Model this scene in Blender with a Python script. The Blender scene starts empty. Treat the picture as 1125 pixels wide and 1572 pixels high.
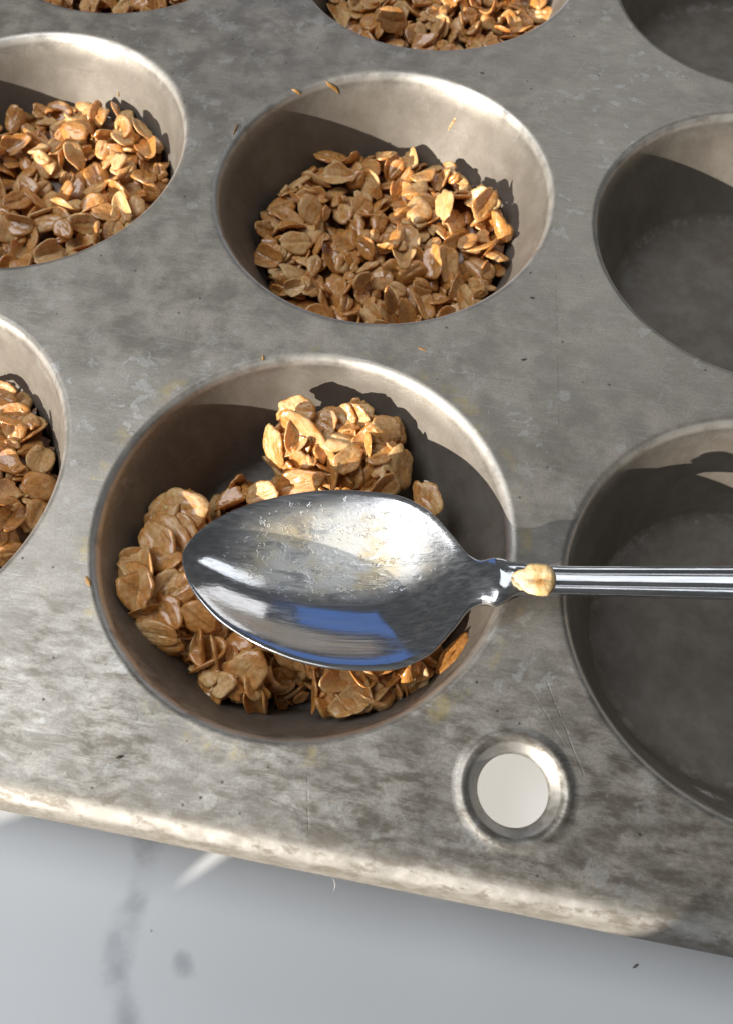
import bpy, bmesh, math, random
import numpy as np
from mathutils import Vector, Matrix

S = 0.001                                   # everything below is measured in millimetres
scene = bpy.context.scene
COL = scene.collection
R = math.radians

# ------------------------------------------------------------------ camera
CAM_P = np.array([21.7, -52.1, 125.9]); CAM_E = (24.8, 0.55, 10.4); FPX = 1254.4; PW, PH = 1125., 1572.
cd = bpy.data.cameras.new('camera'); cam = bpy.data.objects.new('camera', cd); COL.objects.link(cam)
cam.location = Vector(CAM_P) * S
cam.rotation_euler = [R(a) for a in CAM_E]
cd.sensor_fit = 'VERTICAL'; cd.sensor_height = 5.64; cd.sensor_width = 5.64 * PW / PH
cd.lens = FPX * 5.64 / PH; cd.clip_start = 0.005; cd.clip_end = 50
cd.dof.use_dof = True; cd.dof.focus_distance = 0.142; cd.dof.aperture_fstop = 5.5
scene.camera = cam

# ------------------------------------------------------------------ ambient light of the room
world = bpy.data.worlds.new('World'); scene.world = world; world.use_nodes = True
bg = world.node_tree.nodes['Background']
bg.inputs[0].default_value = (0.92, 0.96, 1.0, 1); bg.inputs[1].default_value = 0.075

# ------------------------------------------------------------------ low sunlight and the windows
SUN_AZ, SUN_EL = R(-133), R(16.8)
SUN = Vector((math.cos(SUN_EL) * math.cos(SUN_AZ), math.cos(SUN_EL) * math.sin(SUN_AZ), math.sin(SUN_EL)))
def lamp(name, kind, loc, target, power, color, **kw):
    d = bpy.data.lights.new(name, kind); d.energy = power; d.color = color
    for k, v in kw.items(): setattr(d, k, v)
    o = bpy.data.objects.new(name, d); COL.objects.link(o); o.location = loc
    o.rotation_euler = (Vector(target) - Vector(loc)).to_track_quat('-Z', 'Y').to_euler()
    return o
SUN_D = 7.0
lamp('sunlight', 'SPOT', SUN * SUN_D, (0, 0, 0), 7.2 * 4 * math.pi * SUN_D ** 2, (1.0, 0.93, 0.82),
     spot_size=R(12), spot_blend=0.1, shadow_soft_size=0.028)
def pane(name, loc, sx, sy, rad, color):
    return lamp(name, 'AREA', loc, (0, 0.03, 0), rad * math.pi * sx * sy, color, shape='RECTANGLE', size=sx, size_y=sy)
# added soft lamp high on the left, for spoon glare and worktop fill
pane('window_or_fill', (-0.56, 0.02, 0.98), 0.74, 0.62, 5.0, (0.92, 0.96, 1.0))
# paler light high on the far side
pane('window_or_fill', (0.20, 0.80, 0.72), 0.40, 0.32, 1.9, (0.90, 0.95, 1.0))
# blue panes low in the far window, glazing bars between them
for i in range(2):
    for j in range(2):
        pane('window_or_fill', (-0.345 + 0.157 * i, 1.0, 0.125 + 0.172 * j), 0.149, 0.164, 0.60, (0.07, 0.25, 0.80))
# pale side window
pane('window_or_fill', (0.04, 1.0, 0.11), 0.22, 0.24, 1.3, (1.0, 1.0, 1.0))

scene.view_settings.view_transform = 'Standard'; scene.view_settings.look = 'None'
scene.view_settings.exposure = 0.0; scene.view_settings.gamma = 1.0
scene.render.engine = 'CYCLES'
scene.cycles.max_bounces = 7; scene.cycles.diffuse_bounces = 3; scene.cycles.glossy_bounces = 4; scene.cycles.transmission_bounces = 1; scene.cycles.sample_clamp_indirect = 4
scene.cycles.caustics_reflective = True; scene.cycles.blur_glossy = 0.6
scene.cycles.use_denoising = True

# ------------------------------------------------------------------ helpers
CAM_R = np.array(cam.rotation_euler.to_matrix())
def at(px, py, z):
    """point at height z seen at photo pixel (px, py)"""
    d = CAM_R @ np.array([(px - PW / 2) / FPX, -(py - PH / 2) / FPX, -1.0])
    return CAM_P + d * ((z - CAM_P[2]) / d[2])

def mesh(name, verts, faces, mat, smooth=True):
    m = bpy.data.meshes.new(name)
    m.from_pydata([tuple(S * c for c in v) for v in verts], [], faces)
    m.update()
    if mat: m.materials.append(mat)
    if smooth:
        m.polygons.foreach_set('use_smooth', [True] * len(m.polygons))
    return m
def obj(name, m, parent=None, loc=(0, 0, 0)):
    o = bpy.data.objects.new(name, m); COL.objects.link(o); o.location = Vector(loc) * S
    if parent: o.parent = parent
    return o
def empty(name, loc, label, cat, group=None):
    o = obj(name, None, None, loc); o.empty_display_size = 0.01
    o['label'] = label; o['category'] = cat
    if group: o['group'] = group
    return o
def tag(o, label, cat, group=None):
    o['label'] = label; o['category'] = cat
    if group: o['group'] = group
    return o

class NT:
    """small node-graph writer"""
    def __init__(self, name):
        self.m = bpy.data.materials.new(name); self.m.use_nodes = True
        self.t = self.m.node_tree; self.n = self.t.nodes
        self.b = self.n['Principled BSDF']
    def add(self, kind, **kw):
        n = self.n.new(kind)
        for k, v in kw.items(): setattr(n, k, v)
        return n
    def put(self, sock, v):
        if hasattr(v, 'is_output') or isinstance(v, bpy.types.NodeSocket): self.t.links.new(v, sock)
        elif v is not None: sock.default_value = v
    def math(self, op, a, b=None, c=None, clamp=False):
        n = self.add('ShaderNodeMath', operation=op, use_clamp=clamp)
        for i, v in enumerate((a, b, c)):
            if v is not None: self.put(n.inputs[i], v)
        return n.outputs[0]
    def vmath(self, op, a, b=None, c=None):
        n = self.add('ShaderNodeVectorMath', operation=op)
        for i, v in enumerate((a, b, c)):
            if v is not None: self.put(n.inputs[i], v)
        return n.outputs['Value'] if op in ('LENGTH', 'DISTANCE', 'DOT_PRODUCT') else n.outputs[0]
    def scale(self, a, k):
        n = self.add('ShaderNodeVectorMath', operation='SCALE'); self.put(n.inputs[0], a); n.inputs['Scale'].default_value = k
        return n.outputs[0]
    def pos(self):
        return self.scale(self.add('ShaderNodeNewGeometry').outputs['Position'], 1000.0)
    def objpos(self):
        return self.scale(self.add('ShaderNodeTexCoord').outputs['Object'], 1000.0)
    def noise(self, vec, scale, detail=4, rough=0.55, dist=0.0, color=False):
        n = self.add('ShaderNodeTexNoise'); self.put(n.inputs['Vector'], vec)
        n.inputs['Scale'].default_value = scale; n.inputs['Detail'].default_value = detail
        n.inputs['Roughness'].default_value = rough; n.inputs['Distortion'].default_value = dist
        return n.outputs['Color' if color else 'Fac']
    def voro(self, vec, scale, feature='F1', out='Distance', rnd=1.0):
        n = self.add('ShaderNodeTexVoronoi', feature=feature); self.put(n.inputs['Vector'], vec)
        n.inputs['Scale'].default_value = scale; n.inputs['Randomness'].default_value = rnd
        return n.outputs[out]
    def step(self, v, lo, hi, a=0.0, b=1.0):
        n = self.add('ShaderNodeMapRange', interpolation_type='SMOOTHSTEP'); self.put(n.inputs[0], v)
        for i, x in enumerate((lo, hi, a, b)): self.put(n.inputs[i + 1], x)
        return n.outputs[0]
    def mix(self, f, a, b):
        n = self.add('ShaderNodeMix', data_type='RGBA')
        self.put(n.inputs[0], f)
        for i, v in ((6, a), (7, b)):
            self.put(n.inputs[i], (*v, 1) if isinstance(v, tuple) and len(v) == 3 else v)
        return n.outputs[2]
    def mapping(self, vec, rot=(0, 0, 0), scl=(1, 1, 1), loc=(0, 0, 0)):
        n = self.add('ShaderNodeMapping'); self.put(n.inputs['Vector'], vec)
        n.inputs['Rotation'].default_value = rot; n.inputs['Scale'].default_value = scl; n.inputs['Location'].default_value = loc
        return n.outputs[0]
    def seg(self, vec, a, b):
        """distance of vec (xy) to the segment a-b"""
        ax, ay = a; dx, dy = b[0] - ax, b[1] - ay; L2 = dx * dx + dy * dy
        pa = self.vmath('SUBTRACT', vec, (ax, ay, 0)); 
        h = self.math('DIVIDE', self.vmath('DOT_PRODUCT', pa, (dx, dy, 0)), L2, clamp=True)
        n = self.add('ShaderNodeVectorMath', operation='SCALE'); n.inputs[0].default_value = (dx, dy, 0); self.put(n.inputs['Scale'], h)
        return self.vmath('LENGTH', self.vmath('SUBTRACT', pa, n.outputs[0]))
    def flat(self, vec):
        return self.vmath('MULTIPLY', vec, (1, 1, 0))
    def bump(self, h, strength, dist, normal=None):
        n = self.add('ShaderNodeBump'); self.put(n.inputs['Height'], h)
        n.inputs['Strength'].default_value = strength; n.inputs['Distance'].default_value = dist
        if normal is not None: self.put(n.inputs['Normal'], normal)
        return n.outputs[0]
    def set(self, **kw):
        for k, v in kw.items(): self.put(self.b.inputs[k.replace('_', ' ')], v)
        return self.m

# ------------------------------------------------------------------ materials
def tin_material():
    t = NT('worn_tin'); P = t.pos()
    warp = t.vmath('ADD', P, t.scale(t.noise(P, 0.12, 3, color=True), 3.0))
    big = t.noise(P, 0.035, 3, 0.5)
    med = t.noise(warp, 0.16, 5, 0.66)
    fine = t.noise(P, 1.1, 3, 0.7)
    base = t.mix(t.step(med, 0.36, 0.66), (0.285, 0.264, 0.235), (0.41, 0.382, 0.342))
    base = t.mix(t.step(big, 0.35, 0.7, 0.0, 0.65), base, (0.35, 0.33, 0.30))
    # dark tarnish grain
    sepP = t.add('ShaderNodeSeparateXYZ'); t.put(sepP.inputs[0], P)
    front = t.step(sepP.outputs[1], -8.0, -30.0, 0.18, 1.0)
    grime = t.noise(t.mapping(warp, (0, 0, 0.2), (0.40, 1, 1)), 0.50, 6, 0.70)
    base = t.mix(t.math('MULTIPLY', t.math('MULTIPLY', t.step(grime, 0.43, 0.64), front), t.step(t.noise(P, 0.055, 2, 0.6), 0.32, 0.54, 0.45, 1.0)), base, (0.17, 0.148, 0.12))
    base = t.mix(t.math('MULTIPLY', t.step(grime, 0.48, 0.34), t.math('MULTIPLY', front, 0.6)), base, (0.50, 0.47, 0.425))
    # pale dried water marks, crisp edged
    w = t.noise(warp, 0.26, 5, 0.6, 0.4)
    wm = t.math('MULTIPLY', t.step(w, 0.585, 0.615), t.step(t.noise(P, 0.03, 2), 0.42, 0.62))
    base = t.mix(t.math('MULTIPLY', wm, 0.55), base, (0.52, 0.52, 0.51))
    vcol = t.add('ShaderNodeTexVoronoi', feature='F1'); t.put(vcol.inputs['Vector'], t.vmath('ADD', P, t.scale(t.noise(P, 0.5, 2, color=True), 1.2)))
    vcol.inputs['Scale'].default_value = 0.115
    sep = t.add('ShaderNodeSeparateColor'); t.put(sep.inputs[0], vcol.outputs['Color'])
    rad = t.math('MULTIPLY', sep.outputs[0], 0.20)
    spot = t.math('MULTIPLY', t.math('SUBTRACT', 1.0, t.step(t.math('SUBTRACT', vcol.outputs['Distance'], rad), -0.02, 0.015)), t.step(sep.outputs[1], 0.62, 0.66))
    base = t.mix(t.math('MULTIPLY', spot, 0.5), base, (0.50, 0.49, 0.47))
    # fine dark pits
    v2 = t.add('ShaderNodeTexVoronoi', feature='F1'); t.put(v2.inputs['Vector'], P); v2.inputs['Scale'].default_value = 0.28
    sp2 = t.add('ShaderNodeSeparateColor'); t.put(sp2.inputs[0], v2.outputs['Color'])
    pit = t.math('MULTIPLY', t.math('SUBTRACT', 1.0, t.step(v2.outputs['Distance'], 0.05, 0.09)), t.step(sp2.outputs[2], 0.84, 0.86))
    base = t.mix(t.math('MULTIPLY', pit, 0.8), base, (0.05, 0.04, 0.035))
    # hairline scratches in three directions
    scr = None
    for ang, sc, th in ((0.35, 1.7, 0.665), (1.25, 1.9, 0.675), (-0.55, 1.5, 0.67), (2.2, 1.6, 0.68)):
        s = t.noise(t.mapping(P, (0, 0, ang), (0.05, 1.0, 1.0)), sc, 2, 0.5, 0.25)
        s = t.step(s, th, th + 0.02); scr = s if scr is None else t.math('MAXIMUM', scr, s)
    # single long scratches
    wob = t.flat(t.vmath('ADD', P, t.scale(t.noise(P, 0.5, 2, color=True), 0.5)))
    cuts = None
    for (a, b, wd) in (((472, 1192), (474, 1278), 0.14), ((395, 1218), (465, 1246), 0.11), ((410, 1212), (515, 1214), 0.08),
                       ((838, 1045), (895, 1190), 0.16), ((815, 1060), (870, 1150), 0.10), ((770, 1105), (832, 1098), 0.15),
                       ((520, 1246), (560, 1262), 0.10), ((640, 565), (790, 585), 0.12), ((852, 420), (858, 650), 0.10)):
        A, B = at(*a, 0), at(*b, 0)
        d = t.seg(wob, (A[0] + 0.25, A[1] + 0.25), (B[0] + 0.25, B[1] + 0.25))
        m_ = t.math('SUBTRACT', 1.0, t.step(d, wd * 0.35, wd * 1.0)); cuts = m_ if cuts is None else t.math('MAXIMUM', cuts, m_)
    cuts = t.math('MULTIPLY', cuts, t.step(t.noise(P, 0.6, 2), 0.36, 0.52)); allscr = t.math('MAXIMUM', t.math('MULTIPLY', scr, 0.22), cuts)
    grain = t.noise(P, 2.4, 3, 0.75)
    base = t.mix(t.step(grain, 0.40, 0.62, 0.0, 0.30), base, (0.19, 0.172, 0.15))
    base = t.mix(t.math('MULTIPLY', scr, 0.16), base, (0.55, 0.53, 0.50))
    base = t.mix(t.math('MULTIPLY', cuts, 0.28), base, (0.13, 0.12, 0.105))
    # baked-on yellow film round the lip of the spooned cup
    r0 = t.vmath('LENGTH', t.flat(P))
    ring = t.math('SUBTRACT', 1.0, t.step(t.math('ABSOLUTE', t.math('SUBTRACT', r0, 37.2)), 0.5, 2.2))
    ringm = t.math('MULTIPLY', ring, t.step(t.noise(P, 0.14, 4, 0.7), 0.50, 0.68))
    base = t.mix(t.math('MULTIPLY', ringm, 0.6), base, (0.46, 0.37, 0.17))
    # brown tone on cup walls and floors, darkened in place of shade
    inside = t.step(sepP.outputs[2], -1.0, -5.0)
    film_or_shade = t.mix(t.step(t.noise(warp, 0.11, 6, 0.65), 0.35, 0.7), (0.135, 0.114, 0.092), (0.205, 0.180, 0.152))
    base = t.mix(t.math('MULTIPLY', inside, 0.8), base, film_or_shade)
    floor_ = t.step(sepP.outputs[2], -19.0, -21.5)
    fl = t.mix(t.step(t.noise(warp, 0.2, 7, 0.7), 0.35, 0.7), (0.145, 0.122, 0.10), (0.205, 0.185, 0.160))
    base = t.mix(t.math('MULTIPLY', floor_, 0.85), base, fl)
    heelm = t.math('MULTIPLY', t.math('MULTIPLY', t.step(sepP.outputs[2], -20.0, -21.0), t.step(sepP.outputs[2], -22.0, -21.6)), t.step(t.noise(P, 0.35, 4, 0.7), 0.48, 0.62))
    base = t.mix(t.math('MULTIPLY', heelm, 0.28), base, (0.46, 0.43, 0.41))
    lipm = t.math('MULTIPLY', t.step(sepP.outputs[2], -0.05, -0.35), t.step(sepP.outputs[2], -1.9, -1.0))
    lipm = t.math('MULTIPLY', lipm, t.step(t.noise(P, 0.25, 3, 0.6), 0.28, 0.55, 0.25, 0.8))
    base = t.mix(lipm, base, (0.66, 0.635, 0.60))  # paler lip: rubbed metal, with the sky's reflection put into the colour
    # bare rubbed metal along the turned-down edge
    edge = t.step(sepP.outputs[1], -45.0, -50.0)
    em = t.math('MULTIPLY', edge, t.step(t.noise(warp, 0.30, 5, 0.72), 0.36, 0.56))
    base = t.mix(t.math('MULTIPLY', em, 0.5), base, (0.36, 0.335, 0.30))
    base = t.mix(t.math('MULTIPLY', edge, t.step(grime, 0.50, 0.62, 0, 0.8)), base, (0.24, 0.21, 0.17))
    # one white scuff low in a cup
    C = at(1092, 1203, -12)
    sc = t.math('MULTIPLY', t.math('SUBTRACT', 1.0, t.step(t.vmath('DISTANCE', P, tuple(C)), 1.2, 3.6)), t.step(t.noise(P, 0.9, 5, 0.7, 0.6), 0.45, 0.55))
    base = t.mix(sc, base, (0.75, 0.72, 0.68))
    rough = t.math('ADD', t.step(med, 0.3, 0.7, 0.40, 0.52), t.math('MULTIPLY', scr, -0.03))
    hgt = t.math('ADD', t.math('MULTIPLY', fine, 0.25), t.math('ADD', t.math('MULTIPLY', med, 0.6), t.math('MULTIPLY', allscr, -0.35)))
    hgt = t.math('ADD', hgt, t.math('MULTIPLY', spot, 0.12))
    n1 = t.bump(t.noise(P, 0.03, 2), 0.35, 0.004)
    return t.set(Base_Color=base, Metallic=t.math('SUBTRACT', 0.74, t.math('ADD', t.math('MULTIPLY', inside, 0.46), t.math('MULTIPLY', edge, 0.25))), Roughness=t.math('ADD', rough, t.math('ADD', t.math('MULTIPLY', inside, 0.14), t.math('MULTIPLY', edge, 0.22))), Normal=t.bump(hgt, 0.25, 0.0003, n1))

def steel_material():
    t = NT('polished_steel'); P = t.objpos()
    br = t.noise(t.mapping(P, (0, 0, 0.12), (0.06, 1, 1)), 1.6, 4, 0.6)
    sm = t.noise(P, 0.12, 5, 0.6)
    rough = t.math('ADD', t.step(sm, 0.35, 0.75, 0.06, 0.14), t.math('MULTIPLY', t.step(br, 0.45, 0.75), 0.08))
    # creamy batter film wiped across the bowl
    sx = t.add('ShaderNodeSeparateXYZ'); t.put(sx.inputs[0], P)
    d = t.vmath('LENGTH', t.vmath('MULTIPLY', t.vmath('SUBTRACT', P, (-23.0, 7.0, 0)), (0.050, 0.105, 0)))
    zone = t.math('SUBTRACT', 1.0, t.step(d, 0.45, 1.1))
    film_or_shade = t.noise(t.mapping(P, (0, 0, 0.30), (0.35, 1, 1)), 0.42, 5, 0.72, 0.8)
    f = t.math('MULTIPLY', zone, t.step(film_or_shade, 0.34, 0.58, 0.38, 1.0))
    lump = t.math('MULTIPLY', zone, t.step(t.noise(P, 0.75, 4, 0.7), 0.58, 0.66))
    yel = t.step(t.noise(P, 0.16, 3), 0.42, 0.66)
    col = t.mix(yel, (0.68, 0.66, 0.61), (0.64, 0.51, 0.28))
    a = t.math('MULTIPLY', t.math('MAXIMUM', f, lump), 0.82, clamp=True)
    base = t.mix(a, (0.60, 0.60, 0.61), col)
    metal = t.math('SUBTRACT', 1.0, a)
    h = t.math('ADD', t.math('MULTIPLY', f, 0.6), t.math('ADD', lump, t.math('MULTIPLY', br, 0.12)))
    nrm = t.bump(h, 0.4, 0.00025)
    t.set(Base_Color=base, Metallic=metal, Roughness=t.math('ADD', rough, t.math('MULTIPLY', a, 0.38)), Normal=nrm)
    # fine wear scatters part of the light more widely
    b2 = t.add('ShaderNodeBsdfPrincipled'); t.put(b2.inputs['Base Color'], base); b2.inputs['Metallic'].default_value = 1.0
    b2.inputs['Roughness'].default_value = 0.48; t.put(b2.inputs['Normal'], nrm)
    mx = t.add('ShaderNodeMixShader'); t.put(mx.inputs[0], t.step(br, 0.3, 0.7, 0.04, 0.22))
    t.t.links.new(t.b.outputs[0], mx.inputs[1]); t.t.links.new(b2.outputs[0], mx.inputs[2])
    t.t.links.new(mx.outputs[0], t.n['Material Output'].inputs[0])
    return t.m

def oat_material(name, pale=0.0):
    t = NT(name); P = t.objpos()
    info = t.add('ShaderNodeObjectInfo').outputs['Random']
    off = t.add('ShaderNodeCombineXYZ'); t.put(off.inputs[0], t.math('MULTIPLY', info, 91.0)); t.put(off.inputs[1], t.math('MULTIPLY', info, 37.0))
    Q = t.vmath('ADD', P, off.outputs[0])
    n = t.noise(Q, 0.33, 4, 0.6); n2 = t.noise(Q, 1.3, 5, 0.65)
    oat = t.mix(t.step(n2, 0.35, 0.7), (0.70, 0.415, 0.165), (0.86, 0.60, 0.325))
    syr = t.mix(t.step(n2, 0.3, 0.7), (0.50, 0.195, 0.038), (0.74, 0.345, 0.09))
    cov = t.math('ADD', n, t.math('MULTIPLY', t.math('SUBTRACT', info, 0.5), 0.42))
    c = t.mix(t.step(cov, 0.29 + pale, 0.59 + pale, 0.12, 0.95), oat, syr)
    # the darker crease of each flake and its fine bran lines
    sx = t.add('ShaderNodeSeparateXYZ'); t.put(sx.inputs[0], P)
    crease = t.math('SUBTRACT', 1.0, t.step(t.math('ABSOLUTE', t.math('ADD', sx.outputs[1], t.math('MULTIPLY', t.math('SUBTRACT', n, 0.5), 1.2))), 0.04, 0.30))
    c = t.mix(t.math('MULTIPLY', crease, t.step(info, 0.3, 0.9, 0.0, 0.35)), c, (0.27, 0.125, 0.04))
    lines = t.noise(t.mapping(Q, (0, 0, 0), (0.22, 1, 1)), 2.4, 3, 0.6)
    c = t.mix(t.step(lines, 0.50, 0.75, 0, 0.30), c, (0.32, 0.17, 0.06))
    rough = t.step(n, 0.35, 0.62, 0.46, 0.20)
    h = t.math('ADD', t.math('MULTIPLY', n2, 1.0), t.math('MULTIPLY', lines, 0.8))
    return t.set(Base_Color=c, Roughness=rough, Subsurface_Weight=0.35, Subsurface_Radius=(0.0012, 0.0005, 0.0002), Subsurface_Scale=1.0, Coat_Weight=t.step(cov, 0.30, 0.56, 0.15, 1.0), Coat_Roughness=0.12, Normal=t.bump(h, 0.5, 0.0003))

def syrup_material():
    t = NT('sticky_syrup'); P = t.pos(); n = t.noise(P, 0.5, 5)
    return t.set(Base_Color=t.mix(n, (0.10, 0.035, 0.008), (0.26, 0.105, 0.03)), Roughness=0.32, Coat_Weight=0.4, Coat_Roughness=0.15,
                 Normal=t.bump(n, 0.6, 0.0008))
def smear_material():
    t = NT('dried_caramel'); P = t.pos(); n = t.noise(P, 0.9, 4)
    return t.set(Base_Color=t.mix(n, (0.30, 0.13, 0.03), (0.50, 0.30, 0.10)), Roughness=0.35, Normal=t.bump(n, 0.5, 0.0004))

TABLE_Z = -23.3
def marble_material():
    t = NT('white_marble'); P = t.pos()
    warp = t.flat(t.vmath('ADD', P, t.scale(t.noise(P, 0.09, 4, 0.6, color=True), 7.0)))
    pts = [(238, 1262), (222, 1345), (184, 1430), (176, 1495), (200, 1590)]
    W_ = [at(*q, TABLE_Z) + np.array([3.5, 3.5, 0]) for q in pts]
    d = None
    for a, b in zip(W_, W_[1:]):
        s = t.seg(warp, (a[0], a[1]), (b[0], b[1])); d = s if d is None else t.math('MINIMUM', d, s)
    v = t.math('SUBTRACT', 1.0, t.step(d, 0.2, 3.6))
    v = t.math('MULTIPLY', v, t.step(t.noise(P, 0.16, 4), 0.28, 0.68, 0.15, 1.0))
    B = at(284, 1480, TABLE_Z)
    bl = t.math('SUBTRACT', 1.0, t.step(t.vmath('DISTANCE', warp, (B[0] + 3.5, B[1] + 3.5, 0)), 0.4, 2.4))
    far = t.noise(P, 0.012, 6, 0.6, 1.6)
    fv = t.math('SUBTRACT', 1.0, t.step(t.math('ABSOLUTE', t.math('SUBTRACT', far, 0.56)), 0.0, 0.012))
    m_ = t.math('MAXIMUM', t.math('MULTIPLY', v, 0.62), t.math('MULTIPLY', bl, 0.55))
    m_ = t.math('MAXIMUM', m_, t.math('MULTIPLY', fv, 0.0))
    cloud = t.mix(t.noise(P, 0.02, 4), (0.83, 0.845, 0.865), (0.89, 0.90, 0.91))
    vs = t.add('ShaderNodeTexVoronoi', feature='F1'); t.put(vs.inputs['Vector'], P); vs.inputs['Scale'].default_value = 0.09
    sv = t.add('ShaderNodeSeparateColor'); t.put(sv.inputs[0], vs.outputs['Color'])
    speck = t.math('MULTIPLY', t.math('SUBTRACT', 1.0, t.step(vs.outputs['Distance'], 0.015, 0.03)), t.step(sv.outputs[0], 0.6, 0.65))
    c = t.mix(m_, cloud, (0.36, 0.355, 0.38))
    c = t.mix(t.math('MULTIPLY', speck, 0.7), c, (0.12, 0.11, 0.11))
    return t.set(Base_Color=c, Roughness=0.32, Normal=t.bump(t.noise(P, 0.8, 3), 0.04, 0.0003))
def blocker_material():
    t = NT('blocker_pale'); P = t.pos(); n = t.noise(P, 0.2, 4)
    return t.set(Base_Color=t.mix(n, (0.55, 0.53, 0.50), (0.66, 0.64, 0.61)), Roughness=0.5)

M_TIN = tin_material(); M_STEEL = steel_material(); M_OAT = oat_material('oat_flake')
M_SYR = syrup_material(); M_SMEAR = smear_material(); M_MARBLE = marble_material(); M_BLOCKER = blocker_material()

# ------------------------------------------------------------------ the marble worktop
def slab(name, x0, x1, y0, y1, z0, z1, mat):
    v = [(x, y, z) for z in (z0, z1) for y in (y0, y1) for x in (x0, x1)]
    f = [(0, 2, 3, 1), (4, 5, 7, 6), (0, 1, 5, 4), (2, 6, 7, 3), (0, 4, 6, 2), (1, 3, 7, 5)]
    return obj(name, mesh(name, v, f, mat, False))
wt = slab('worktop', -520, 560, -480, 620, TABLE_Z - 30, TABLE_Z, M_MARBLE)
wt['kind'] = 'structure'

# ------------------------------------------------------------------ added unseen blocker towards the sun, its outline cut to shade the worktop
Hh = np.array([-0.682, -0.731]); Nn = np.array([0.731, -0.682]); BLK = 270.0; TE = math.tan(SUN_EL)
def blocker_piece(prof, vs, fs):
    b = len(vs)
    for q, h in prof:
        for L in (BLK, BLK + 4):
            xy = Hh * L + Nn * q
            vs += [(xy[0], xy[1], TABLE_Z), (xy[0], xy[1], h + BLK * TE)]
    n = len(prof)
    for i in range(n - 1):
        a, c = b + 4 * i, b + 4 * (i + 1)
        fs += [(a, c, c + 1, a + 1), (a + 2, a + 3, c + 3, c + 2), (a + 1, c + 1, c + 3, a + 3), (a, a + 2, c + 2, c)]
    e = b + 4 * (n - 1)
    fs += [(b, b + 1, b + 3, b + 2), (e, e + 2, e + 3, e + 1)]
vs, fs = [], []
blocker_piece([(-60, -43.4), (4.0, -42.9), (9.0, -38.5), (28.8, -33.0), (29.9, -36.4), (30.7, -36.4), (31.8, -32.0), (56, -26.4), (70, -21.0), (73, -8.0), (76, 4.0), (230, 6.5)], vs, fs)
blocker = obj('sun_blocker', mesh('sun_blocker', vs, fs, M_BLOCKER, False)); blocker['kind'] = 'structure'

# ------------------------------------------------------------------ the muffin tin
PITCH = 78.8; NSEG = 144; RH = 36.1
tin = empty('muffin_tin', (39.4, 78.8, TABLE_Z), 'old tarnished grey metal muffin tin with round cups and a hanging hole', 'muffin tin')
def tin_part(name, m):
    o = obj(name, m); o.parent = tin; o.matrix_parent_inverse = Matrix.Translation(-Vector((39.4, 78.8, TABLE_Z)) * S)
    return o
def solid(o, th, off=-1):
    md = o.modifiers.new('thickness', 'SOLIDIFY'); md.thickness = th * S; md.offset = off; md.use_rim = False
def arc(cx, cz, r, a0, a1, n):
    return [(cx + r * math.cos(R(a0 + (a1 - a0) * i / n)), cz + r * math.sin(R(a0 + (a1 - a0) * i / n))) for i in range(n + 1)]
def revolve(prof, seg, close_center=True):
    v, f = [], []
    for r, z in prof:
        for k in range(seg):
            a = 2 * math.pi * k / seg; v.append((r * math.cos(a), r * math.sin(a), z))
    for i in range(len(prof) - 1):
        for k in range(seg):
            k2 = (k + 1) % seg
            f.append((i * seg + k2, (i + 1) * seg + k2, (i + 1) * seg + k, i * seg + k))
    if close_center:
        c = len(v); v.append((0, 0, prof[-1][1])); b = (len(prof) - 1) * seg
        for k in range(seg): f.append((b + (k + 1) % seg, c, b + k))
    return v, f
# cup profile: rounded lip, sloping wall, rounded heel, flat floor
SL = math.degrees(math.atan2(34.3 - 26.8, 19.0))
lip = arc(RH - 0.12, -1.65, 1.65, 90, 180 - SL, 8)
lip[0] = (RH - 0.12, 0.0)
heel = arc(23.4, -18.6, 3.4, -SL, -90, 7)
CUP_PROF = [(RH, 0.0)] + lip + [(lip[-1][0] + (heel[0][0] - lip[-1][0]) * k / 8, lip[-1][1] + (heel[0][1] - lip[-1][1]) * k / 8) for k in range(1, 8)] + heel + [(16, -22.05), (8, -22.15)]
WALL_R = [p[0] for p in CUP_PROF]; WALL_Z = [p[1] for p in CUP_PROF]
cup_mesh = mesh('cup', *revolve(CUP_PROF, NSEG), M_TIN)
GRID = [(i, j) for j in range(3) for i in range(-1, 3)]
for i, j in GRID:
    o = obj('cup', cup_mesh, None, (i * PITCH, j * PITCH, 0)); o.parent = tin
    o.matrix_parent_inverse = Matrix.Translation(-Vector((39.4, 78.8, TABLE_Z)) * S)
    solid(o, 0.6)
# flat top plate with round openings
X0, X1, Y0, Y1 = -PITCH - 47.1, 2 * PITCH + 47.1, -47.1, 2 * PITCH + 47.1; CR = 12.0
def rrect(off, n=10):
    pts = []
    for cx, cy, a0 in ((X1 - CR, Y1 - CR, 0), (X0 + CR, Y1 - CR, 90), (X0 + CR, Y0 + CR, 180), (X1 - CR, Y0 + CR, 270)):
        for k in range(n + 1):
            a = R(a0 + 90 * k / n); pts.append((cx + (CR + off) * math.cos(a), cy + (CR + off) * math.sin(a)))
    return pts
HOLES = [(39.4, -35.2), (39.4, 2 * PITCH + 35.2)]; HR = 9.4
cu = bpy.data.curves.new('plate', 'CURVE'); cu.dimensions = '2D'; cu.fill_mode = 'BOTH'
def poly(pts):
    sp = cu.splines.new('POLY'); sp.points.add(len(pts) - 1); sp.use_cyclic_u = True
    for p, q in zip(sp.points, pts): p.co = (q[0], q[1], 0, 1)
poly(rrect(0))
for i, j in GRID: poly([(i * PITCH + RH * math.cos(2 * math.pi * k / NSEG), j * PITCH + RH * math.sin(2 * math.pi * k / NSEG)) for k in range(NSEG)])
for hx, hy in HOLES: poly([(hx + HR * math.cos(2 * math.pi * k / 72), hy + HR * math.sin(2 * math.pi * k / 72)) for k in range(72)])
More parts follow.
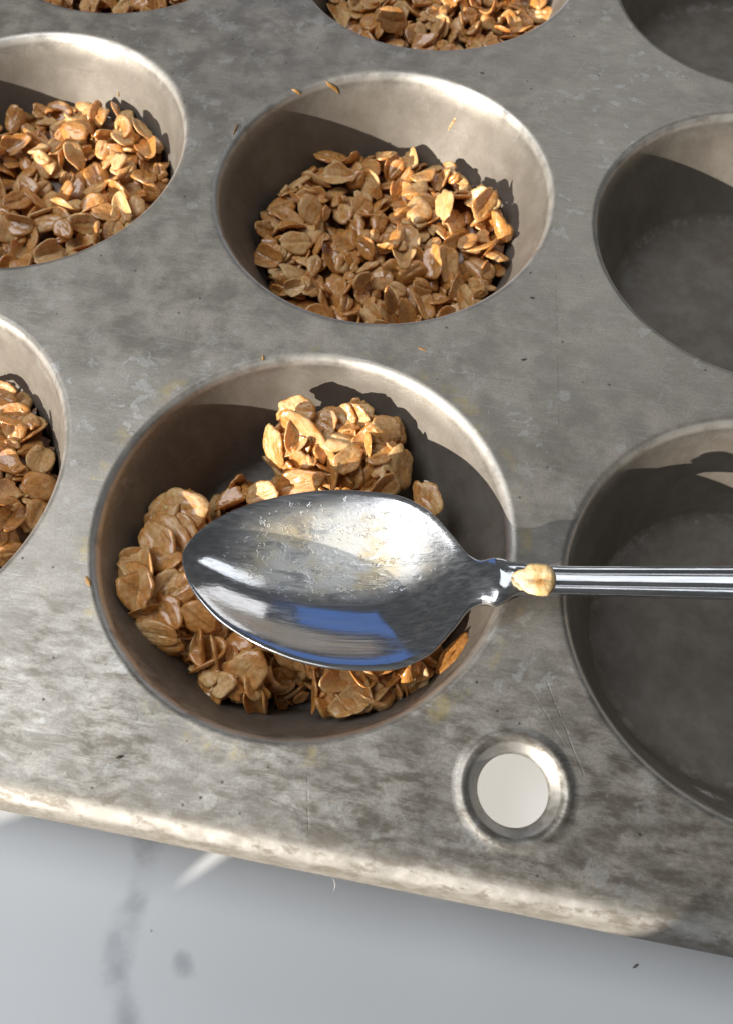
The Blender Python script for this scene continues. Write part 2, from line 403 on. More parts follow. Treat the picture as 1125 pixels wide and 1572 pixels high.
tmp = bpy.data.objects.new('tmp', cu); COL.objects.link(tmp)
dg = bpy.context.evaluated_depsgraph_get()
pm = bpy.data.meshes.new_from_object(tmp.evaluated_get(dg)); bpy.data.objects.remove(tmp); bpy.data.curves.remove(cu)
bm = bmesh.new(); bm.from_mesh(pm); bmesh.ops.scale(bm, vec=(S, S, S), verts=bm.verts)
for f in bm.faces:
    if f.normal.z < 0: f.normal_flip()
plate = bpy.data.meshes.new('top_plate'); bm.to_mesh(plate); bm.free(); plate.materials.append(M_TIN)
solid(tin_part('top_plate', plate), 0.6)
# turned-down outer edge
ep = [(0.0, 0.0)] + [(4.4 * math.sin(R(a)), 4.4 * (math.cos(R(a)) - 1)) for a in range(8, 91, 9)] + [(4.5, -5.2), (4.35, -5.9), (3.8, -6.3), (3.1, -6.1), (2.8, -5.6)]
v, f = [], []
def dense(pts):
    out = []
    for k in range(len(pts)):
        a, b = pts[k], pts[(k + 1) % len(pts)]; n = max(1, int(math.dist(a, b) // 4))
        out += [(a[0] + (b[0] - a[0]) * q / n, a[1] + (b[1] - a[1]) * q / n, q, n) for q in range(n)]
    return out
base_ring = rrect(0); LP = len(base_ring)
rngE = random.Random(5)
for o_, z_ in ep:
    v += [(x, y, z_) for x, y in rrect(o_)]
for i in range(len(ep) - 1):
    for k in range(LP):
        k2 = (k + 1) % LP; f.append((i * LP + k, (i + 1) * LP + k, (i + 1) * LP + k2, i * LP + k2))
tin_part('turned_edge', mesh('turned_edge', v, f, M_TIN))
# pressed ring of the hanging hole
hp = [(HR, 0.0), (8.75, 0.03), (8.4, 0.18), (8.0, 0.36), (7.6, 0.36), (7.1, 0.1), (6.6, -0.3), (6.0, -0.75), (5.55, -1.15), (5.3, -1.6), (5.25, -2.0), (5.35, -2.4)]
hv, hf = revolve(hp, 72, False)
hm = mesh('hole_ring', hv, hf, M_TIN)
for hx, hy in HOLES:
    o = obj('hole_ring', hm, None, (hx, hy, 0)); o.parent = tin; o.matrix_parent_inverse = Matrix.Translation(-Vector((39.4, 78.8, TABLE_Z)) * S)

def wall_r(z): return float(np.interp(-z, [-q for q in WALL_Z], WALL_R))

# ------------------------------------------------------------------ rolled oats
rng = np.random.default_rng(11)
FL = []                                                     # (mesh, half length, half width, thickness)
def flake_mesh(a, b, th, curl, bend, seed, broken=False, mat=M_OAT, NR=7, NS=30):
    r_ = np.random.default_rng(seed)
    ph = r_.uniform(0, 6.28, 9); am = r_.uniform(0.01, 0.07, 5) / np.array([1, 1.2, 1.5, 1.8, 2.2]); gr = r_.choice([0.0, 0.25, 0.5]); ed = r_.uniform(0.0, 0.26)
    jag = r_.normal(0, 0.016, NS); rid = r_.uniform(0.015, 0.06); rw = r_.uniform(4.0, 6.5)
    egg = r_.uniform(-0.2, 0.2); wav = r_.uniform(0.06, 0.26); wp = r_.uniform(0, 6.28, 3)
    split = r_.uniform(0, 6.28, 2); sd = r_.uniform(0.0, 0.20, 2)
    def outline(k_):
        t = 2 * math.pi * k_ / NS
        k = 1 + sum(am[i] * math.sin((i + 2) * t + ph[i]) for i in range(5)) + jag[k_]
        for q in (0, 1): k -= sd[q] * math.exp(-((math.remainder(t - split[q], 2 * math.pi)) / 0.13) ** 2)      # splits in the edge
        x, y = a * k * math.cos(t), b * k * math.sin(t) * (1 + egg * math.cos(t))
        if broken and x > 0.2 * a: x = 0.2 * a + (x - 0.2 * a) * 0.25 + 0.25 * math.sin(3 * y)
        return x, y
    def bent(x, y):
        return curl * y * y / b + bend * x * x / a + wav * math.sin(0.9 * x + wp[0]) * math.cos(1.1 * y + wp[1]) * 0.6
    v, f = [], []
    for side in (1, -1):
        for i in range(NR + 1):
            p = (i / NR) ** 0.8
            for k in range(NS):
                t = 2 * math.pi * k / NS; ox, oy = outline(k); q = p if p < 0.99 else 1.0; x, y = ox * q, oy * q
                h = th * 0.5 * (1 - p ** 5) ** 0.6 if p < 1 else 0.0
                h += rid * math.sin(rw * y / 1.0 + 0.6 * math.sin(1.1 * x + ph[5]) + ph[6]) * (1 - p ** 3)          # lengthwise bran ridges
                h -= th * gr * math.exp(-((y + 0.2 * math.sin(0.8 * x + wp[2])) / (0.12 * b)) ** 2) * (1 - p ** 2)
                if side > 0: h += 0.07 * math.sin(2.6 * x + wp[1]) * math.sin(3.3 * y + wp[2]) * (1 - p)
                v.append((x, y, bent(x, y) + side * h + ed * p ** 4 * math.sin(2 * t + ph[7]) * math.sin(5 * t + ph[8]) * 0.6))
    n = (NR + 1) * NS
    for s0 in (0, n):
        for i in range(NR):
            for k in range(NS):
                k2 = (k + 1) % NS; q = (s0 + i * NS + k, s0 + (i + 1) * NS + k, s0 + (i + 1) * NS + k2, s0 + i * NS + k2)
                f.append(q if s0 == 0 else q[::-1])
    m = mesh('oat_flake', v, f, mat)
    b_ = bmesh.new(); b_.from_mesh(m); bmesh.ops.remove_doubles(b_, verts=b_.verts, dist=0.00002); b_.to_mesh(m); b_.free()
    m.polygons.foreach_set('use_smooth', [True] * len(m.polygons))
    return m
for k in range(32):
    a = rng.uniform(2.5, 4.5) if k < 26 else rng.uniform(0.9, 1.7); b = a * rng.uniform(0.58, 0.84); th = rng.uniform(0.7, 1.15)
    cl = rng.uniform(-0.34, 0.34); bd = rng.uniform(-0.16, 0.16)
    if k in (3, 9, 19, 23): cl = 0.8; b *= 0.85
    if k in (5, 12, 17, 21): a *= 0.62; b *= 0.66
    br = k in (2, 7, 14, 18, 24)
    FL.append((flake_mesh(a, b, th, cl, bd, 100 + k, br), a, b, th))
def stuck_material():
    t = NT('toasted_oat'); P = t.objpos(); n = t.noise(P, 0.45, 4, 0.6)
    d = t.vmath('DISTANCE', P, (0.6, -0.5, 0.6))
    c = t.mix(t.math('MULTIPLY', t.math('SUBTRACT', 1.0, t.step(d, 0.3, 1.9)), t.step(n, 0.3, 0.6, 0.4, 1.0)), t.mix(t.step(n, 0.35, 0.65), (0.86, 0.70, 0.44), (0.80, 0.52, 0.22)), (0.62, 0.27, 0.05))
    return t.set(Base_Color=c, Roughness=0.32, Coat_Weight=0.5, Coat_Roughness=0.12, Normal=t.bump(t.noise(P, 1.2, 4), 0.5, 0.0004))
HERO_PALE = flake_mesh(3.7, 3.1, 1.9, 0.10, -0.06, 78, False, stuck_material())

HERO = [flake_mesh(4.0, 2.9, 0.95, c_, b_, 300 + q, False, M_OAT, 9, 40) for q, (c_, b_) in enumerate(((0.1, 0.05), (-0.15, 0.06), (0.05, -0.1), (0.2, 0.0), (-0.08, -0.05), (0.0, 0.1), (0.25, -0.04)))]
def put_flake(parent, pos, rot, k=None, m=None, scale=1.0):
    o = bpy.data.objects.new('oat_flake', m or FL[k][0]); COL.objects.link(o)
    mw = Matrix.Translation(Vector(pos) * S) @ rot.to_4x4() @ Matrix.Scale(scale, 4)
    o.parent = parent; o.matrix_parent_inverse = Matrix.Translation(-parent.location)
    o.matrix_basis = mw
    return o
def frame(xa, n):
    """rotation with local z = n and local x as near xa as can be"""
    n = Vector(n).normalized(); x = Vector(xa); x = (x - n * x.dot(n)).normalized(); y = n.cross(x)
    return Matrix((x, y, n)).transposed()

GS = 0.5; G = np.arange(-36, 36.01, GS); GX, GY = np.meshgrid(G, G, indexing='ij'); GR = np.hypot(GX, GY)
CUPZ = np.interp(GR, WALL_R[::-1], WALL_Z[::-1])
def lump_noise(seed, amp, n=7, lo=4.0, hi=14.0):
    r_ = np.random.default_rng(seed); out = np.zeros_like(GX)
    for _ in range(n):
        ang = r_.uniform(0, 6.28); wl = r_.uniform(lo, hi); ph = r_.uniform(0, 6.28)
        out += np.sin((GX * math.cos(ang) + GY * math.sin(ang)) * 2 * math.pi / wl + ph)
    return out * amp / math.sqrt(n)
def base_sheet(name, H, parent, c, rmax_extra=0.0):
    """the sticky mass under the loose top flakes"""
    v, f, idx = [], [], {}
    st = 3
    for i in range(0, len(G), st):
        for j in range(0, len(G), st):
            if GR[i, j] < 34.5 and H[i, j] > CUPZ[i, j] - 0.6:
                idx[i, j] = len(v); v.append((c[0] + G[i], c[1] + G[j], H[i, j]))
    for (i, j) in idx:
        q = [(i, j), (i + st, j), (i + st, j + st), (i, j + st)]
        if all(k in idx for k in q): f.append(tuple(idx[k] for k in q))
    m = mesh(name, v, f, M_SYR)
    o = obj(name, m); o.parent = parent; o.matrix_parent_inverse = Matrix.Translation(-parent.location)
    return o
def drop(parent, c, H, n, sampler, tilt=16.0, tries=5, target=None):
    """let flakes settle one by one on the height field H"""
    for _ in range(n):
        k = int(rng.integers(len(FL))); m, a, b, th = FL[k]
        best = None
        for _t in range(tries):
            x, y = sampler()
            i, j = int(round((x + 36) / GS)), int(round((y + 36) / GS))
            if not (0 <= i < len(G) and 0 <= j < len(G)): continue
            sc = H[i, j] - (target[i, j] if target is not None else 0)
            if best is None or sc < best[0]: best = (sc, x, y)
        if best is None: continue
        _, x, y = best; yaw = rng.uniform(0, 6.283)
        cy, sy = math.cos(yaw), math.sin(yaw)
        i0, i1 = max(0, int((x - a + 36) / GS)), min(len(G), int((x + a + 36) / GS) + 2)
        j0, j1 = max(0, int((y - a + 36) / GS)), min(len(G), int((y + a + 36) / GS) + 2)
        dx, dy = GX[i0:i1, j0:j1] - x, GY[i0:i1, j0:j1] - y
        u, w = dx * cy + dy * sy, -dx * sy + dy * cy
        ins = (u / a) ** 2 + (w / b) ** 2 < 1
        if ins.sum() < 12: continue
        h = H[i0:i1, j0:j1]
        A = np.c_[dx[ins], dy[ins], np.ones(ins.sum())]
        g = np.linalg.lstsq(A, h[ins], rcond=None)[0]
        nrm = Vector((-g[0], -g[1], 1)).normalized()
        ang = math.acos(max(-1, min(1, nrm.z)))
        if ang > R(62):
            ax = Vector((0, 0, 1)).cross(nrm); nrm = Matrix.Rotation(R(62), 3, ax) @ Vector((0, 0, 1))
        tl = R(abs(rng.normal(0, tilt)))
        if rng.random() < 0.14: tl = R(rng.uniform(38, 72))
        ta = rng.uniform(0, 6.283)
        nrm = Matrix.Rotation(tl, 3, Vector((math.cos(ta), math.sin(ta), 0))) @ nrm
        if nrm.z < 0.3: nrm.z = 0.3; nrm.normalize()
        gx, gy = -nrm.x / nrm.z, -nrm.y / nrm.z
        foot = ((u / a) ** 2 + (w / b) ** 2) < max(0.35, nrm.z) ** 1.0
        pl = gx * dx + gy * dy
        z0 = np.percentile((h - pl)[foot], 82) + th * 0.40
        new = pl + z0 + th * 0.5
        H[i0:i1, j0:j1] = np.where(foot, np.maximum(h, new), h)
        put_flake(parent, (c[0] + x, c[1] + y, z0), frame((cy, sy, 0), nrm) @ Matrix.Rotation(0 if rng.random() < .7 else math.pi, 3, 'X'), k)

def fill_cup(ci, cj, level, mounds, n, seed, label):
    c = (ci * PITCH, cj * PITCH)
    root = empty('oat_filling', (c[0], c[1], -22.0), label, 'oats', 'cups filled with sticky oats')
    T = np.full_like(GX, level)
    for mx, my, amp, sig in mounds: T += amp * np.exp(-((GX - mx) ** 2 + (GY - my) ** 2) / (2 * sig * sig))
    T += lump_noise(seed, 0.9)
    H = T - 2.2
    Hb = H.copy()
    base_sheet('syrup_bed', Hb, root, c)
    H = np.maximum(H, CUPZ)
    def samp():
        while True:
            x, y = rng.uniform(-32, 32, 2)
            if math.hypot(x, y) < wall_r(level) - 1.6: return x, y
    drop(root, c, H, n, samp, tilt=24.0, tries=6, target=T)
    return root, c, H
fill_cup(0, 1, -15.6, [(4, -6, 4.2, 8), (18, 10, 3.0, 7), (-26, 0, 2.0, 7)], 298, 3, 'glossy brown oats heaped in the cup behind the spooned cup, left of an empty cup')
fill_cup(-1, 1, -14.6, [(16, 16, 3.0, 8), (-4, 6, 2.5, 9)], 298, 4, 'sticky oats pressed level in the cup left of the heaped oat cup')
fill_cup(-1, 0, -15.0, [(14, 16, 3.0, 7), (16, -4, 5.5, 9)], 298, 5, 'shiny sunlit caramel oats in the cup beside the spoon tip')
fill_cup(0, 2, -12.5, [(10, -10, 2.0, 9)], 280, 6, 'matt brown oats in the back cup next to an empty back cup')
fill_cup(-1, 2, -12.5, [(5, -12, 2.0, 9)], 270, 7, 'oats in the shaded corner cup behind the level oat cup')

# clumps in the cup under the spoon
def clump(root, cen, rad, n, seed, jitter=30.0, upper=-0.35, core=0.62, sizes=None):
    r_ = np.random.default_rng(seed); cen = np.array(cen, float); rad = np.array(rad, float)
    # sticky core
    b_ = bmesh.new(); bmesh.ops.create_icosphere(b_, subdivisions=3, radius=1.0)
    ph = r_.uniform(0, 6.28, 6)
    for q in b_.verts:
        k = core * (1 + 0.12 * math.sin(5 * q.co.x + ph[0]) * math.sin(5 * q.co.y + ph[1]) + 0.10 * math.sin(9 * q.co.z + ph[2]) * math.sin(8 * q.co.x + ph[3]))
        q.co = Vector(cen + np.array(q.co) * rad * k) * S
        q.co.z = max(q.co.z, -21.9 * S)
    m = bpy.data.meshes.new('syrup_core'); b_.to_mesh(m); b_.free(); m.materials.append(M_SYR)
    m.polygons.foreach_set('use_smooth', [True] * len(m.polygons))
    o = obj('syrup_core', m); o.parent = root; o.matrix_parent_inverse = Matrix.Translation(-root.location)
    pts = []
    for k in range(n):
        best = None
        for _ in range(14):
            d = r_.normal(size=3); d /= np.linalg.norm(d)
            if d[2] < upper: continue
            dm = min([np.linalg.norm(d - p) for p in pts], default=9)
            if best is None or dm > best[0]: best = (dm, d)
        if best is None: continue
        d = best[1]; pts.append(d)
        pos = cen + d * rad * r_.uniform(0.62, 1.05)
        if pos[2] < -20.8: pos[2] = -20.8
        rr = math.hypot(pos[0], pos[1]); lim = wall_r(pos[2]) - 1.8
        if rr > lim: pos[:2] *= lim / rr
        nrm = Vector(d / rad).normalized()
        ax = Vector(r_.normal(size=3)).normalized()
        nrm = Matrix.Rotation(R(r_.normal(0, jitter)), 3, ax) @ nrm
        put_flake(root, pos, frame(r_.normal(size=3), nrm), int(r_.integers(len(FL))), None, r_.uniform(0.95, 1.15))
def clump_root(px, py, label):
    p = at(px, py, -22.0); return empty('oat_clump', p, label, 'oats', 'oat clumps in the spooned cup')
c_back = clump_root(520, 700, 'tall sunlit oat clump at the far wall of the spooned cup')
c_left = clump_root(255, 890, 'shaded oat clump of large flakes beside the spoon tip')
c_front = clump_root(345, 1010, 'dark oat clump with upright thin flakes below the near edge of the spoon')
c_near = clump_root(570, 1045, 'oat clump against the near wall under the widest part of the spoon')
c_mid = clump_root(500, 890, 'oat clump hidden beneath the spoon bowl, holding it up')
def C(px, py, z): return at(px, py, z)
clump(c_back, C(515, 705, -12.0), (12.0, 6.5, 6.5), 55, 21)
clump(c_back, C(465, 690, -10.5), (6.0, 5.0, 5.5), 25, 41)
clump(c_back, C(560, 672, -9.5), (7.5, 5.0, 5.0), 27, 42)
clump(c_back, C(575, 720, -12.5), (6.5, 7, 6.5), 27, 31)
clump(c_left, C(272, 812, -13.0), (6.0, 6.5, 6.0), 27, 22)
clump(c_left, C(255, 900, -11.0), (8.0, 7.5, 6.5), 37, 23)
clump(c_left, C(255, 968, -14.0), (6.5, 5.0, 5.0), 22, 24)
clump(c_front, C(360, 1015, -15.0), (7.0, 5.0, 5.5), 30, 25)
clump(c_near, C(565, 1040, -14.0), (9.0, 6.0, 6.0), 42, 26)
clump(c_near, C(640, 1010, -13.0), (5.5, 5.5, 6.0), 22, 27)
clump(c_mid, C(450, 880, -13.5), (14.0, 10.0, 8.0), 42, 28)
clump(c_mid, C(610, 900, -13.0), (11.0, 9.0, 8.5), 27, 29)
clump(c_front, C(425, 1035, -20.0), (9.0, 5.5, 2.6), 32, 51)
clump(c_left, C(330, 930, -16.0), (8.0, 8.0, 6.0), 32, 52)
clump(c_near, C(490, 1000, -16.5), (9.0, 6.0, 5.5), 32, 53)
clump(c_left, C(300, 990, -16.5), (7.0, 5.0, 5.0), 25, 54)
clump(c_mid, C(385, 795, -18.0), (8.5, 7.5, 4.0), 26, 55)
clump(c_front, C(360, 1056, -13.5), (7.0, 3.5, 5.0), 26, 56)
clump(c_near, C(560, 1078, -11.5), (8.5, 3.5, 5.0), 30, 57)
clump(c_near, C(628, 1052, -10.5), (4.5, 4.0, 5.0), 16, 58)
clump(c_left, C(212, 905, -10.5), (4.0, 7.0, 5.0), 22, 59)
clump(c_left, C(232, 985, -13.0), (5.5, 4.0, 4.5), 16, 60)
# flakes that stand out singly: two image points with their heights give the long axis
def hero(root, p1, z1, p2, z2, facing, k, width=None, m=None):
    A, B = at(*p1, z1), at(*p2, z2); ax = Vector(B - A); L = ax.length
    if m is None: mm, a, b, th = HERO[(k * 3 + len(root.children)) % len(HERO)], 4.0, 2.9, 0.95
    else: mm, a, b, th = m, 3.9, 2.9, 1.3
    o = put_flake(root, (A + B) / 2, frame(ax, facing), None, mm, 1.0)
    sc = L / (2 * a); ws = sc if width is None else width / (2 * b)
    o.matrix_basis = o.matrix_basis @ Matrix.Diagonal((sc, ws, min(sc, ws), 1))
    return o
CAMV = (0.1, -0.45, 0.9)
hero(c_back, (450, 622), -4.6, (492, 726), -8.0, (-0.15, -0.85, 0.5), 0, 7.0)
hero(c_back, (430, 650), -6.2, (412, 726), -9.5, (-0.5, -0.7, 0.5), 1, 5.0)
hero(c_back, (422, 632), -4.8, (486, 632), -4.8, (-0.2, -0.45, 0.9), 15, 6.0)
hero(c_back, (480, 640), -5.0, (520, 660), -6.0, (-0.3, -0.4, 0.85), 6, 5.5)
hero(c_back, (550, 616), -4.4, (540, 664), -7.0, (-0.35, -0.8, 0.5), 4, 6.2)
hero(c_back, (512, 630), -5.2, (545, 650), -6.0, (-0.3, -0.6, 0.75), 8, 5.2)
hero(c_back, (522, 668), -6.3, (606, 688), -6.8, (0.1, -0.25, 0.95), 6, 5.2)
hero(c_back, (536, 684), -7.4, (606, 692), -7.6, (0.0, -0.6, 0.8), 8, 5.2)
hero(c_back, (506, 684), -7.0, (512, 756), -9.8, (-0.9, -0.35, 0.3), 10, 6.0)
hero(c_back, (532, 700), -8.0, (545, 752), -10.0, (-0.5, -0.7, 0.5), 13, 6.0)
hero(c_back, (418, 752), -9.0, (500, 734), -8.8, (-0.2, -0.55, 0.8), 11, 5.5)
hero(c_back, (376, 770), -9.5, (432, 748), -9.5, (-0.2, -0.6, 0.8), 15, 5.0)
hero(c_back, (632, 745), -8.0, (678, 786), -8.5, (-0.5, -0.5, 0.7), 4, 6.0)
hero(c_back, (598, 684), -7.6, (626, 750), -11.0, (0.6, -0.5, 0.6), 13, 7.0)
hero(c_near, (716, 966), -6.0, (676, 1040), -7.0, (-0.62, 0.35, 0.7), 1, 4.2)
hero(c_near, (624, 1012), -6.5, (648, 1064), -8.5, (-0.5, -0.4, 0.75), 6, 5.5)
hero(c_left, (232, 778), -6.8, (330, 788), -7.0, (-0.2, -0.35, 0.9), 15, 7.4)
hero(c_left, (216, 806), -6.2, (272, 866), -6.6, (-0.35, -0.30, 0.9), 0, 6.8)
hero(c_left, (236, 796), -6.8, (290, 852), -7.3, (-0.2, -0.25, 0.95), 8, 6.4)
hero(c_left, (252, 792), -7.3, (304, 842), -7.8, (-0.1, -0.25, 0.95), 6, 6.0)
hero(c_left, (174, 874), -4.8, (246, 926), -5.6, (-0.45, -0.30, 0.85), 10, 7.6)
hero(c_left, (232, 930), -5.8, (300, 890), -6.5, (-0.1, -0.3, 0.95), 13, 6.4)
hero(c_left, (240, 915), -6.5, (275, 965), -7.0, (-0.3, -0.4, 0.85), 15, 6.0)
hero(c_left, (282, 930), -6.0, (330, 970), -7.0, (0.1, -0.6, 0.8), 4, 5.4)
hero(c_left, (200, 968), -8.0, (282, 976), -8.0, (-0.1, -0.7, 0.7), 11, 4.6)
hero(c_left, (230, 985), -9.0, (285, 990), -9.2, (-0.1, -0.8, 0.6), 8, 4.4)
hero(c_front, (288, 1026), -10.5, (335, 972), -7.5, (-0.9, -0.4, 0.2), 1, 5.2)
hero(c_front, (310, 1030), -10.5, (350, 976), -7.5, (-0.9, -0.4, 0.2), 13, 5.2)
hero(c_front, (345, 1064), -10.0, (412, 1000), -7.0, (-0.15, -0.6, 0.8), 0, 6.4)
hero(c_front, (320, 1060), -12.0, (370, 1020), -10.0, (-0.4, -0.6, 0.7), 15, 5.4)
hero(c_near, (498, 1076), -9.5, (592, 1032), -7.5, (-0.25, -0.65, 0.7), 15, 7.0)
hero(c_near, (530, 1088), -11.0, (612, 1048), -9.0, (-0.25, -0.65, 0.7), 10, 6.0)
hero(c_near, (560, 1100), -11.0, (640, 1072), -10.0, (-0.2, -0.75, 0.6), 6, 5.0)
hero(c_near, (478, 1026), -9.0, (488, 1094), -13.0, (-1.0, -0.2, 0.1), 8, 5.0)

# ------------------------------------------------------------------ the spoon
SN = np.array([30.12, -4.82, 4.0]); SA = Vector((0.98804, 0.14937, 0.03836)); SLt = Vector((-0.14565, 0.96342, -0.22495)); SNm = SA.cross(SLt)
spoon = empty('teaspoon', SN, 'shiny stainless teaspoon with batter smears, its bowl resting over the oat clumps', 'spoon')
spoon.rotation_euler = Matrix((SA, SLt, SNm)).transposed().to_euler()
UK = [-48.3, -48.1, -47.4, -46.5, -44.2, -39.5, -32.0, -26.8, -21.6, -14.3, -8.6, -4.2, -1.6, 0.2, 2.0, 3.4, 5.2, 8, 13, 23, 39, 70, 110]
WK = [0.15, 1.5, 3.5, 5.2, 8.0, 11.7, 15.1, 16.5, 17.05, 16.6, 13.9, 8.6, 4.9, 4.0, 4.4, 4.0, 3.0, 2.65, 2.6, 2.7, 2.95, 3.6, 5.5]
def spl(xs, ys):
    """monotone cubic interpolation"""
    xs, ys = np.array(xs, float), np.array(ys, float); h = np.diff(xs); dlt = np.diff(ys) / h
    m_ = np.zeros_like(xs); m_[1:-1] = np.where(dlt[:-1] * dlt[1:] > 0, 2 * dlt[:-1] * dlt[1:] / (dlt[:-1] + dlt[1:] + 1e-12), 0); m_[0], m_[-1] = dlt[0], dlt[-1]
    def f(x):
        i = int(min(max(np.searchsorted(xs, x) - 1, 0), len(xs) - 2)); t = (x - xs[i]) / h[i]
        return (2 * t ** 3 - 3 * t ** 2 + 1) * ys[i] + (t ** 3 - 2 * t * t + t) * h[i] * m_[i] + (-2 * t ** 3 + 3 * t * t) * ys[i + 1] + (t ** 3 - t * t) * h[i] * m_[i + 1]
    return f
fw = spl(UK, WK)
fc = spl([-48.3, -40, -25, -10, -3, 2, 6, 14, 110], [3.6, 2.5, 1.05, 0.05, -0.5, -1.0, -0.35, -0.3, -0.3])
fz = spl([-48.3, -35, -20, -8, -1, 3, 8, 14, 40, 110], [0.3, 0.0, 0.0, 0.1, 0.2, 0.9, 0.55, 0.2, 0.3, 2.5])
fd = spl([-48.3, -47.5, -45, -40, -33, -25, -18, -11, -6, -2.5, 0.0, 3, 110], [0.0, 0.6, 1.9, 3.7, 5.2, 5.9, 5.7, 4.2, 2.0, 0.55, 0.0, 0, 0])
fr = spl([-48.3, -4, 0, 3, 8, 110], [0, 0, 0.4, 0.5, 0.14, 0.12])          # crown height of neck and handle
fg = spl([-48.3, 4, 9, 110], [0, 0, 1, 1])                               # how far the grooves have set in
def section(u, nv=33):
    w, c, z, d, r, g = fw(u), fc(u), fz(u), fd(u), fr(u), fg(u); top, bot = [], []
    th = 1.35 if u < 0 else 1.4
    for k in range(nv):
        s_ = -math.cos(math.pi * k / (nv - 1)); v_ = c + w * s_
        bowl = -d * (1 - 1.35 * s_ * s_ + 0.35 * s_ ** 4)
        crown = r * (1 - abs(s_) ** 3) - 0.40 * g * (math.exp(-((s_ - 0.44) / 0.09) ** 2) + math.exp(-((s_ + 0.44) / 0.09) ** 2))
        crown += 0.10 * math.exp(-((u - 2.5) / 1.6) ** 2) * (math.sin(2.6 * s_ + 0.7 * u) + 0.5 * math.sin(7 * s_ + 1.9 * u)) * (1 - s_ ** 4)
        edge = 0.38 * (1 - abs(s_) ** 24)
        top.append((u, v_, z + bowl + crown + edge - 0.38)); bot.append((u, v_, z + bowl - (th - 0.35) - th * 0.5 * (1 - s_ ** 6)))
    return top, bot
def loft(name, us, parent, caps):
    v, f = [], []; nv = 33; ring = nv * 2
    for u in us:
        t_, b_ = section(u); v += t_ + b_[::-1]
    for i in range(len(us) - 1):
        for k in range(ring):
            k2 = (k + 1) % ring; f.append((i * ring + k, i * ring + k2, (i + 1) * ring + k2, (i + 1) * ring + k))
    if caps[0]: f.append(tuple(range(ring))[::-1])
    if caps[1]: f.append(tuple((len(us) - 1) * ring + k for k in range(ring)))
    m = mesh(name, v, f, M_STEEL)
    b2 = bmesh.new(); b2.from_mesh(m); bmesh.ops.recalc_face_normals(b2, faces=b2.faces); b2.to_mesh(m); b2.free()
    return obj(name, m, parent)
us = [-48.3 + 24 * (1 - math.cos(math.pi / 2 * k / 34)) for k in range(35)] + [-24.3 + 24.3 * k / 40 for k in range(1, 41)]
loft('bowl', us, spoon, (True, False))
loft('handle', [0.55 * k for k in range(0, 22)] + [12 + 3.0 * k for k in range(1, 34)], spoon, (False, True))

# the single oat stuck on the handle
po = at(821, 889, 6.6)
root = empty('stuck_oat', po, 'single pale oat stuck to the spoon handle near its neck', 'oat')
o = put_flake(root, po, frame((1, 0.1, 0.05), (-0.12, -0.10, 1)), None, HERO_PALE, 0.86); o.name = 'pale_flake'

# ------------------------------------------------------------------ small marks: caramel smears, crumbs, a fibre, a droplet
def blob(name, pts, r0, label, cat, mat, seed, flat=0.5, group=None, normal=(0, 0, 1)):
    """irregular little smear swept through the points"""
    r_ = np.random.default_rng(seed); v, f = [], []; n = 10; P_ = [np.array(p, float) for p in pts]
    nz = np.array(Vector(normal).normalized()); K = len(P_)
    for i, p in enumerate(P_):
        d = P_[min(i + 1, K - 1)] - P_[max(i - 1, 0)]; d = d / (np.linalg.norm(d) + 1e-9)
        sd_ = np.cross(nz, d); sd_ /= np.linalg.norm(sd_)
        e = math.sqrt(max(0.02, 1 - (2 * i / (K - 1) - 1) ** 2))
        for k in range(n):
            a = 2 * math.pi * k / n; q = r0 * e * r_.uniform(0.75, 1.25)
            v.append(tuple(p + sd_ * math.cos(a) * q + nz * (math.sin(a) * q * flat)))
    for i in range(K - 1):
        for k in range(n):
            k2 = (k + 1) % n; f.append((i * n + k, i * n + k2, (i + 1) * n + k2, (i + 1) * n + k))
    f += [tuple(range(n))[::-1], tuple((K - 1) * n + k for k in range(n))]
    o = obj(name, mesh(name, v, f, mat)); md = o.modifiers.new('smooth', 'SUBSURF'); md.levels = 1; md.render_levels = 2
    return tag(o, label, cat, group)
def on_wall(px, py, ci, cj, inset=0.15):
    best = None
    for z in np.arange(0, -21, -0.1):
        p = at(px, py, z); d = p[:2] - np.array([ci, cj]) * PITCH; e = abs(np.linalg.norm(d) - (wall_r(z) - inset))
        if best is None or e < best[0]: best = (e, p)
    return best[1]
def wn(p, ci, cj):
    d = np.array([ci, cj]) * PITCH - p[:2]; return (d[0], d[1], 12)
p = [on_wall(*q, 0, 1) for q in ((500, 124), (505, 130), (512, 134), (518, 138), (520, 145))]
blob('caramel_smear', p, 0.42, 'curved caramel smear under the far lip of the heaped oat cup', 'smear', M_SMEAR, 1, 0.4, 'caramel smears', wn(p[2], 0, 1))
p = [on_wall(*q, 0, 1) for q in ((447, 137), (452, 139), (458, 141), (462, 146))]
blob('caramel_smear', p, 0.42, 'small caramel streak on the far left lip of the heaped oat cup', 'smear', M_SMEAR, 2, 0.4, 'caramel smears', wn(p[2], 0, 1))
p = [on_wall(*q, 0, 1) for q in ((368, 190), (364, 196), (361, 203), (358, 208))]
blob('caramel_smear', p, 0.42, 'orange caramel dab on the left lip of the heaped oat cup', 'smear', M_SMEAR, 3, 0.4, 'caramel smears', wn(p[2], 0, 1))
p = [on_wall(*q, 0, 1, 0.05) for q in ((700, 178), (696, 186), (690, 194), (687, 202))]
blob('caramel_smear', p, 0.35, 'faint caramel streak on the sunlit wall of the heaped oat cup', 'smear', M_SMEAR, 4, 0.15, 'caramel smears', wn(p[2], 0, 1))
p = [at(*q, 0.05) for q in ((132, 884), (135, 889), (137, 895), (139, 900))]
blob('caramel_smear', p, 0.45, 'caramel dab on the left lip of the spooned cup', 'smear', M_SMEAR, 5, 0.4, 'caramel smears')
p = [at(*q, 0.05) for q in ((640, 533), (648, 536), (656, 538))]
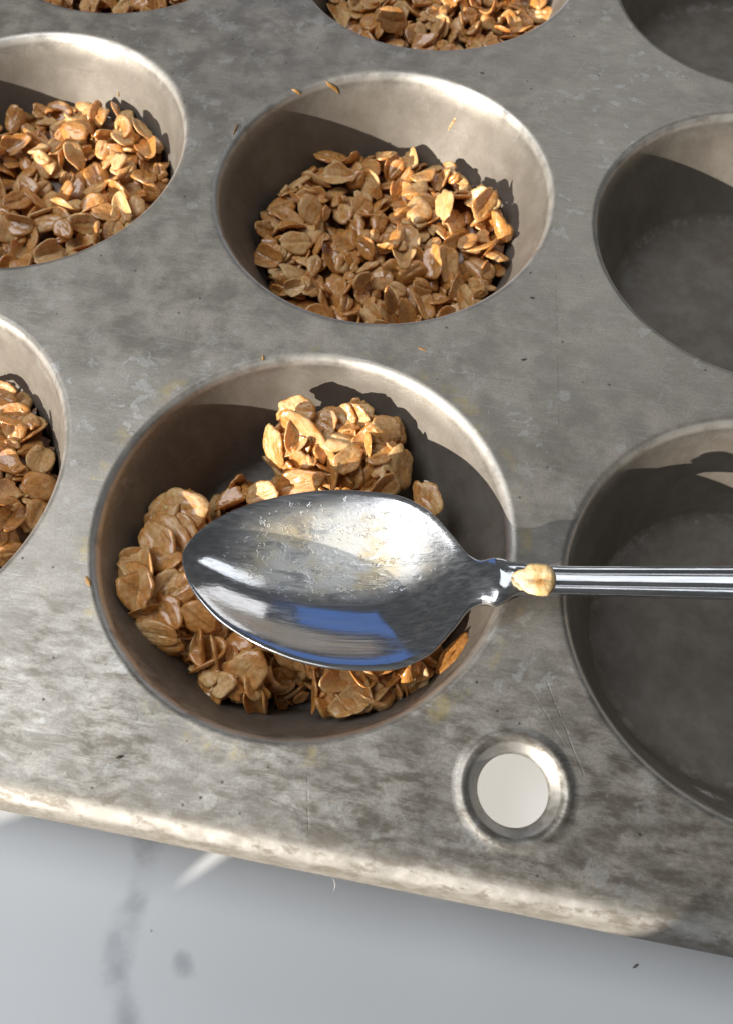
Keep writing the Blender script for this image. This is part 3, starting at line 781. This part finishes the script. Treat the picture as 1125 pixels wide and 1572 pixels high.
blob('caramel_smear', p, 0.32, 'thin caramel dab on the tin between the two middle cups', 'smear', M_SMEAR, 6, 0.35, 'caramel smears')
p = [at(*q, 0.05) for q in ((403, 545), (405, 549), (404, 554))]
blob('caramel_smear', p, 0.35, 'tiny caramel dab above the far lip of the spooned cup', 'smear', M_SMEAR, 7, 0.5, 'caramel smears')
p = [on_wall(*q, -1, 1) for q in ((181, 141), (182, 145), (183, 149))]
blob('caramel_smear', p, 0.35, 'tiny caramel drop on the wall above the level oats', 'smear', M_SMEAR, 8, 0.5, 'caramel smears', wn(p[1], -1, 1))
M_DARK = NT('burnt_crumb').set(Base_Color=(0.035, 0.025, 0.02, 1), Roughness=0.6)
for (q, lab, sd_) in (((739, 112), 'dark burnt crumb on the tin beside the heaped oat cup', 1), ((816, 457), 'dark crumb on the tin near the empty middle cup', 2),
                      ((803, 552), 'dark flake on the tin between the empty cups and the spooned cup', 3), ((184, 1162), 'black speck on the tin near its turned edge', 4)):
    a_ = at(*q, 0.08); blob('crumb', [a_ + np.array([dx, 0.25 * dx * (sd_ - 2), 0]) for dx in (-0.55, -0.2, 0.2, 0.55)], 0.26, lab, 'crumb', M_DARK, 20 + sd_, 0.5, 'dark crumbs on the tin')
M_FIB = NT('white_fibre').set(Base_Color=(0.75, 0.73, 0.70, 1), Roughness=0.6)
fp = [at(x, y, -6.5 - 0.1 * k) for k, (x, y) in enumerate(((509, 1346), (513, 1351), (515, 1358), (514, 1364), (511, 1369)))]
blob('fibre', fp, 0.04, 'tiny white fibre hanging from the turned edge of the tin', 'fibre', M_FIB, 31, 1.0)
dp = at(975, 1483, TABLE_Z + 0.1)
blob('crumb', [dp + np.array([d_, d_ * 0.8, 0]) for d_ in (-0.5, -0.15, 0.2, 0.5)], 0.24, 'small droplet, modelled in grey, on the marble beyond the tin edge', 'crumb', NT('grey_droplet').set(Base_Color=(0.20, 0.19, 0.185, 1), Roughness=0.4), 33, 0.5)  # a clear droplet, modelled as an opaque grey blob
